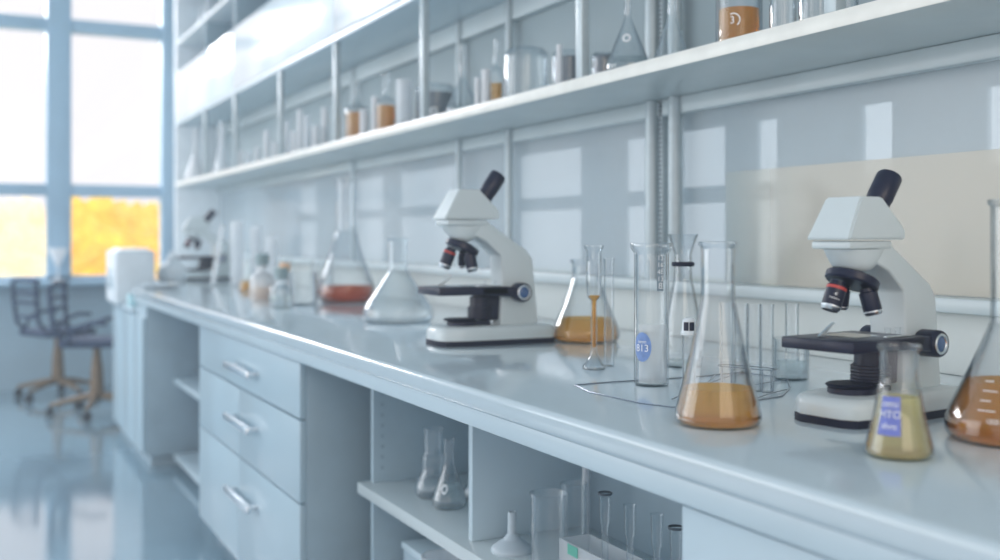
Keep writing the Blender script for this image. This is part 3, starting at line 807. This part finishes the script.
c2 = P(58, 397, 0); chair('dark swivel chair behind, nearer to the window', (c2.x, min(c2.y, 8.55), 0), math.radians(205))

# ================================================================== SHELF GLASSWARE
SZ = SHZ + SHT
def on_shelf(u, vtop, wpx, label, kind='cyl', x=SHX + .07, fill=None, lmat=None, gmat=None, name='beaker', cat='beaker', group='glassware on the lower shelf', rn=.3, neck=.4, zbase=SZ, ring=False, cap=None, contents=None):
    y = yx(u, x); zc = zc_(x, y); R = wpx * zc / FPX / 2; H = max(.03, zat(vtop, x, y) - zbase)
    pr = {'cyl': lambda: cyl_prof(R, H, 1.05), 'e': lambda: erlen_prof(R, H, R * rn, neck), 'v': lambda: vol_prof(R, H, R * rn, neck), 't': lambda: cyl_prof(R, H, 1.15),
          'jar': lambda: smooth_prof([(R * .9, 0), (R, .008), (R, H * .82), (R * .96, H * .92), (R * .80, H * .985), (R * .74, H)], 3),
          'b': lambda: smooth_prof([(R * .94, 0), (R, .006), (R, H * .48), (R * .8, H * .56), (R * rn, H * .64), (R * rn, H * .97)], 3) + [(R * rn * 1.2, H * .975), (R * rn * 1.2, H)]}[kind]()
    t = glassware(name, label, cat, (x, y, zbase), pr, fill and fill * H, lmat, gmat or GLASS, group, 28)
    a = cam_ang((x, y))
    if ring:
        bm = bmesh.new(); z = H * .33; r = lambda q: prof_r(pr, q) + .0012; N = 24; rr_ = R * .2; vs = []
        for k in range(N):
            for s in (.55, 1):
                zz_ = z + rr_ * s * math.sin(2 * PI * k / N); aa = a - .12 + rr_ * s * math.cos(2 * PI * k / N) / r(zz_); vs.append((r(zz_) * math.cos(aa), r(zz_) * math.sin(aa), zz_))
        add(bm, vs, [(2 * k, 2 * k + 1, (2 * k + 3) % (2 * N), (2 * k + 2) % (2 * N)) for k in range(N)]); obj('ring_mark', bm, WHITEINK, t)
    if contents:
        bm = bmesh.new(); lathe(bm, [(0, .006)] + [(max(r_ - .004, .001), z_) for r_, z_ in pr if .006 < z_ < H * contents] + [(R * .93, H * contents), (0, H * contents)], 28); obj('contents', bm, DKJAR, t)
    return t, (x, y), R, H, pr

# near right
t, xy2, R, H, pr = on_shelf(739, -14, 46, 'beaker with orange liquid and white emblem at the right of the shelf', 'cyl', SHX + .075, .60, AMBER2)
a = cam_ang(xy2); bm = bmesh.new(); y_ = H * .37
N = 20; vs = []
for k in range(N + 1):
    an = -PI * .30 + PI * .95 * k / N
    for s in (.82, 1): vs.append(((R + .0012) * math.cos(a - .24 + .0150 * s * math.cos(an) / R), (R + .0012) * math.sin(a - .24 + .0150 * s * math.cos(an) / R), y_ + .0150 * s * math.sin(an)))
add(bm, vs, [(2 * k, 2 * k + 1, 2 * k + 3, 2 * k + 2) for k in range(N)])
wrap_text(bm, '3', .022, lambda z: R + .0020, a - .27, y_ - .001); obj('emblem', bm, WHITEINK, t)
for u, w, vt, s, gm in ((783, 26, -30, 'large clear jar right of the orange beaker', GLASS), (816, 34, -30, 'clear jar, second right of the orange beaker', GLASS), (846, 24, -35, 'clear cylinder at the right end of the shelf', GLASS)):
    on_shelf(u, vt, w, s, 'jar' if w > 25 else 'cyl', SHX + .08, None, None, gm, 'jar', 'jar')
on_shelf(628, -25, 44, 'slim conical flask with ring mark left of the wall uprights', 'e', SHX + .06, .14, CLEARL, GLASS, 'conical_flask', 'flask', rn=.16, neck=.42, ring=True)
on_shelf(672, -20, 38, 'conical flask standing in front of the wall uprights', 'e', SHX + .11, None, None, GLASSB, 'conical_flask', 'flask', rn=.22, neck=.4)
on_shelf(603, 53, 22, 'dark-filled round jar right of the front post', 'jar', SHX + .19, None, None, GLASS, 'jar', 'jar', contents=.93)
on_shelf(568, 51, 32, 'dark-filled jar behind the thin white tube', 'jar', SHX + .17, None, None, GLASSB, 'jar', 'jar', contents=.86)
on_shelf(526, 49, 44, 'large clear round-shouldered jar in the middle of the shelf', 'jar', SHX + .09, None, None, GLASSB, 'jar', 'jar')
on_shelf(559.5, 45, 6, 'thin white tube in front of the dark-filled jar', 't', SHX + .04, None, None, WHITEG, 'glass_tube', 'tube')
on_shelf(496, 40, 13, 'narrow-necked bottle with amber liquid left of the large jar', 'b', SHX + .07, .34, AMBER, GLASSB, 'bottle', 'bottle', rn=.35)
on_shelf(486, 70, 9, 'short white tube beside the amber bottle', 't', SHX + .04, None, None, WHITEG, 'glass_tube', 'tube')
on_shelf(478, 78, 7, 'shorter white tube left of the short white tube', 't', SHX + .05, None, None, WHITEG, 'glass_tube', 'tube')
on_shelf(463, 44, 34, 'conical flask with long curved neck right of the second post', 'e', SHX + .08, .1, CLEARL, GLASSB, 'conical_flask', 'flask', rn=.18, neck=.45)
on_shelf(436, 85, 40, 'low dish with dark contents behind the second post', 'jar', SHX + .16, None, None, GLASSB, 'jar', 'jar', ring=True, contents=.8)
on_shelf(404, 80, 16, 'clear beaker left of the second post', 'cyl', SHX + .05, None, None, FROST, 'beaker', 'beaker')
on_shelf(386, 74, 20, 'right-hand amber bottle of the pair on the shelf', 'b', SHX + .07, .46, AMBER2, GLASSB, 'bottle', 'bottle', rn=.3)
on_shelf(357, 81, 24, 'left-hand amber bottle of the pair on the shelf', 'b', SHX + .07, .46, AMBER2, GLASSB, 'bottle', 'bottle', rn=.3)
on_shelf(374.5, 97, 6, 'bright white tube between the two amber bottles', 't', SHX + .03, None, None, WHITEG, 'glass_tube', 'tube')
on_shelf(364, 110, 9, 'small bright tube before the left amber bottle', 't', SHX + .03, None, None, WHITEG, 'glass_tube', 'tube')
row = ((325, 108, 7), (316, 126, 8), (307, 116, 7), (308, 130, 9), (300, 110, 6), (294, 132, 7), (287.5, 121, 6), (275, 142, 6), (267, 131, 6), (258, 148, 6), (248, 152, 6), (241, 151, 5))
names = ['white tube nearest the amber bottles', 'white tube second from the amber bottles', 'tall white tube in the middle of the row', 'stout white tube low in the middle of the row', 'slim tube left of the stout white tube', 'short white tube right of the third post', 'tall slim tube right at the third post', 'short white tube left of the third post', 'tall slim tube left of the third post', 'small white tube between the far posts', 'small tube farther between the far posts', 'last small tube beside the far post']
for i, ((u, v, w), s) in enumerate(zip(row, names)):
    on_shelf(u, v, w, s, 't', SHX + (.04 if i % 3 else .09), None, None, WHITEG if i % 4 != 2 else FROST, 'sample_tube', 'tube', 'white sample tubes on the lower shelf')
on_shelf(222, 122, 17, 'bluish round flask on the shelf between the two farthest posts', 'v', SHX + .10, None, None, FROST, 'round_flask', 'flask', rn=.35, neck=.5)
on_shelf(195, 128, 20, 'white conical flask at the far end of the shelf', 'e', SHX + .06, None, None, WHITEG, 'conical_flask', 'flask', rn=.16, neck=.45)
# upper shelf bottles
for u, v, w, s in ((201, 7, 5, 'small white bottle on the top shelf, left of two'), (207, 1, 5, 'small white bottle on the top shelf, right of two')):
    on_shelf(u, v, w, s, 'b', SHX + .05, None, None, PAPER and FROST, 'bottle', 'bottle', 'small bottles on the top shelf', rn=.45, zbase=2.622)

# ================================================================== UNDER-BENCH GLASSWARE
UZ = .516
def under(u, v, H, R, label, kind='v', **k):
    loc = P(u, v, UZ); rn = k.pop('rn', .3); neck = k.pop('neck', .45)
    pr = {'v': lambda: vol_prof(R, H, R * rn, neck), 'e': lambda: erlen_prof(R, H, R * rn, neck), 'cyl': lambda: cyl_prof(R, H, 1.08)}[kind]()
    ring = k.pop('ring', False)
    t = glassware(k.pop('name', 'round_flask'), label, k.pop('cat', 'flask'), loc, pr, k.pop('fill', None), k.pop('lmat', None), k.pop('gmat', GLASS), k.pop('group', 'glassware in the open cabinet'), 28)
    if ring:
        a = cam_ang(loc); bm = bmesh.new(); z = H * .30; N = 24; vs = []
        for kk in range(N):
            for s in (.6, 1):
                zz_ = z + .0115 * s * math.sin(2 * PI * kk / N); r_ = prof_r(pr, zz_) + .001; aa = a - .35 + .008 * s * math.cos(2 * PI * kk / N) / r_
                vs.append((r_ * math.cos(aa), r_ * math.sin(aa), zz_))
        add(bm, vs, [(2 * kk, 2 * kk + 1, (2 * kk + 3) % (2 * N), (2 * kk + 2) % (2 * N)) for kk in range(N)]); obj('ring_mark', bm, WHITEINK, t)
    return t, loc
under(433, 496, .172, .046, 'clear flask with flared rim at the back of the open cabinet', 'v', rn=.50, neck=.42, gmat=GLASSB)
under(449, 507, .166, .042, 'round flask with oval ring mark in front in the open cabinet', 'v', rn=.30, neck=.42, ring=True, fill=.055, lmat=CLEARL)
under(477, 499, .10, .036, 'clear flask half hidden behind the cabinet divider', 'v', rn=.35, neck=.35, ring=True)
fl = P(512, 551, UZ)
fu = thing('powder_funnel', 'upturned white funnel on the open shelf beside the beaker', 'funnel', fl)
bm = bmesh.new(); lathe(bm, smooth_prof([(.044, .0), (.043, .008), (.028, .020), (.013, .030), (.0095, .040), (.009, .082)], 3) + [(.007, .082), (.007, .04), (.03, .012), (.04, .0)], 32); obj('cone', bm, solid('frosted_plastic', (.55, .64, .70), .4), fu)
under(549, 566, .146, .036, 'clear beaker with amber-lit rim beside the upturned funnel', 'cyl', name='beaker', cat='beaker', gmat=GLASSB)
under(574, 556, .150, .026, 'clear measuring cup behind the beaker in the open cabinet', 'cyl', name='beaker', cat='beaker', gmat=GLASSB)
under(586, 546, .195, .0085, 'tall thin tube at the back of the open cabinet', 'cyl', name='glass_tube', cat='tube', gmat=FROST)
# rack with pipette-like tubes
r0, r1 = Vector((1.06, 1.84, UZ)), Vector((1.06, 1.50, UZ))
rkx = 1.075
rack = thing('tube_rack', 'low white tube rack with green and orange labels in the open cabinet', 'rack', (rkx, 1.62, UZ))
bm = bmesh.new(); box(bm, -.035, .035, -.20, .20, 0, .012, .002); box(bm, -.035, -.030, -.20, .20, .012, .066, .001); box(bm, .030, .035, -.20, .20, .012, .066, .001)
obj('frame', bm, FROST, rack)
for q in (-.20, .195):
    bm = bmesh.new(); box(bm, -.030, .030, q, q + .005, .012, .066); obj('end_plate', bm, FROST, rack)
bm = bmesh.new(); box(bm, -.0362, -.0352, .128, .165, .044, .064); obj('green_sticker', bm, GREENL, rack)['label'] = 'green sticker'
bm = bmesh.new(); box(bm, -.0362, -.0352, -.01, .03, .040, .062); obj('orange_sticker', bm, ORANGEL, rack)['label'] = 'orange sticker'
bm = bmesh.new()
for i in range(5):
    for j in range(3): box(bm, -.0362, -.0354, -.155 + i * .011, -.147 + i * .011, .038 + j * .008, .043 + j * .008)
obj('printed_grid', bm, DARKINK, rack)
for u, hh, dark, s in ((605, .160, True, 'dark-rimmed tube in the low rack, nearest the beaker'), (630, .158, False, 'slim clear tube in the low rack, second from the beaker'), (657, .160, False, 'slim clear tube in the low rack, third from the beaker'), (676, .150, True, 'dark-rimmed tube in the low rack, beside the cupboard edge')):
    y = yx(u, rkx); loc = (rkx, y, UZ + .0125)
    pr = [(.0062, 0), (.0066, .01), (.0066, hh * .62), (.0098, hh * .66), (.0112, hh * .99), (.0125, hh)]
    t = glassware('sample_tube', s, 'tube', loc, pr, None, None, GLASSB, 'tubes in the low rack', 20)
    if dark:
        bm = bmesh.new(); lathe(bm, [(.0120, hh - .002), (.0135, hh - .002), (.0140, hh + .0015), (.0125, hh + .0025), (.0115, hh + .0015)], 24); obj('rim_ring', bm, DARKSLOT, t)
# lower compartment
bm = bmesh.new(); box(bm, -.09, .09, -.07, .07, 0, .30, .006); lbx = thing('storage_box', 'pale upright box in the lower compartment of the open cabinet', 'box', (1.13, 2.58, .0605)); obj('body', bm, CARC, lbx)
bm = bmesh.new(); box(bm, -.094, .094, -.074, .074, .285, .305, .004); obj('lid', bm, WHITE, lbx)
glassware('jar', 'grey jar top showing in the lower compartment of the open cabinet', 'jar', (1.03, 2.36, .0605), cyl_prof(.05, .345, 1.06), None, None, FROST)

# ================================================================== OUTSIDE
def tree(label, x, y, h, w, mat):
    t = thing('autumn_tree', label, 'tree', (x, y, 0), 0, 'autumn trees outside the window')
    bm = bmesh.new(); tube(bm, [(0, 0, 0), (.1, 0, h * .4), (0, .1, h * .85)], [.16, .11, .05], 8); obj('trunk', bm, BARK, t)
    bm = bmesh.new()
    for k in range(520):
        a = random.uniform(0, 2 * PI); zz_ = random.random() ** .9; r = w * math.sqrt(random.random()) * (1 - .55 * zz_ ** 2) * (.55 + .45 * min(1, zz_ * 4))
        p = Vector((r * math.cos(a), r * math.sin(a), h * (.10 + .9 * zz_)))
        s = random.uniform(.10, .22); R_ = Matrix.Rotation(random.uniform(0, 6.28), 3, Vector((random.uniform(-1, 1), random.uniform(-1, 1), random.uniform(-1, 1))).normalized())
        add(bm, [p + R_ @ Vector(v) * s for v in ((-1, -.6, 0), (1, -.6, 0), (1.1, .5, .1), (0, 1, 0), (-1, .5, .1))], [(0, 1, 2, 3, 4)])
    obj('foliage', bm, mat, t, 0)
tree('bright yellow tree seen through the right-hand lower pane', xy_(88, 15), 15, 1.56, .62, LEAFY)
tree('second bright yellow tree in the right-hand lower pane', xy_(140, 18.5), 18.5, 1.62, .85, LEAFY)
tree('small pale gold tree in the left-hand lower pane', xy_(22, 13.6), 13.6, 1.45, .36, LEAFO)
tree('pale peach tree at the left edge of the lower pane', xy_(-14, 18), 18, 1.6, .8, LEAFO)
bm = bmesh.new(); box(bm, -25, 20, FARY + .3, 60, -.3, -.05); struct('ground', bm, LAWN)

# ================================================================== LIGHT
wd = bpy.data.worlds.new('sky'); S.world = wd; wd.use_nodes = True
nt = wd.node_tree; nt.nodes.clear()
out = nt.nodes.new('ShaderNodeOutputWorld'); bg = nt.nodes.new('ShaderNodeBackground')
tcn = nt.nodes.new('ShaderNodeTexCoord'); sep = nt.nodes.new('ShaderNodeSeparateXYZ'); nt.links.new(tcn.outputs['Generated'], sep.inputs[0])
cr = nt.nodes.new('ShaderNodeValToRGB')
cr.color_ramp.elements[0].position = .0; cr.color_ramp.elements[0].color = (1.0, .90, .93, 1)
cr.color_ramp.elements[1].position = .6; cr.color_ramp.elements[1].color = (.62, .80, .95, 1)
e_ = cr.color_ramp.elements.new(.3); e_.color = (.96, .93, .98, 1)
nt.links.new(sep.outputs[2], cr.inputs['Fac']); nt.links.new(cr.outputs[0], bg.inputs[0]); bg.inputs[1].default_value = 1.0
nt.links.new(bg.outputs[0], out.inputs[0])

def area(name, loc, target, sx, sy, power, col):
    l = bpy.data.lights.new(name, 'AREA'); l.shape = 'RECTANGLE'; l.size = sx; l.size_y = sy; l.energy = power; l.color = col
    o = bpy.data.objects.new(name, l); C.objects.link(o); o.location = loc
    o.rotation_euler = (Vector(target) - Vector(loc)).to_track_quat('-Z', 'Y').to_euler(); return o

area('window_lamp_left', (-4.2, 5.8, 1.9), (1.5, 5.4, 1.2), 6.0, 2.6, 125, (.90, .96, 1.0))
area('window_lamp_far', (-.9, 10.4, 3.6), (.6, 5.0, .8), 3.0, 1.6, 380, (1.0, .97, .98))
area('warm_fill_near', (.1, -2.3, 2.3), (1.5, 2.0, 1.4), 2.4, 1.2, 24, (1.0, .84, .64))  # added warm fill behind the camera for shelf edges; no window there
# faint haze in the air
vs_ = nt.nodes.new('ShaderNodeAddShader'); va = nt.nodes.new('ShaderNodeVolumeAbsorption'); ve = nt.nodes.new('ShaderNodeEmission')
va.inputs['Color'].default_value = (0.3, 0.12, 0.0, 1); va.inputs['Density'].default_value = .010
ve.inputs['Color'].default_value = (.0091*1.05, .0114*1.02, .013*1.05, 1); ve.inputs['Strength'].default_value = .77
nt.links.new(va.outputs[0], vs_.inputs[0]); nt.links.new(ve.outputs[0], vs_.inputs[1]); nt.links.new(vs_.outputs[0], out.inputs['Volume'])

# ------------------------------------------------------------------ camera object
cd = bpy.data.cameras.new('camera'); cam = bpy.data.objects.new('camera', cd); C.objects.link(cam)
cam.location = (0, 0, CH); cam.rotation_euler = (PI / 2, 0, -YAW)
cd.sensor_width = 36; cd.lens = FPX / 1000 * 36; cd.shift_y = -(280 - V0) / 1000
cd.clip_start = .02
cd.dof.use_dof = True; cd.dof.focus_distance = 1.85; cd.dof.aperture_fstop = 2.3
S.camera = cam
S.view_settings.view_transform = 'Standard'; S.view_settings.look = 'None'
S.view_settings.exposure = 0.05
S.cycles.max_bounces = 14; S.cycles.transparent_max_bounces = 40; S.cycles.transmission_bounces = 12
S.cycles.use_denoising = True; S.cycles.sample_clamp_indirect = 6.0
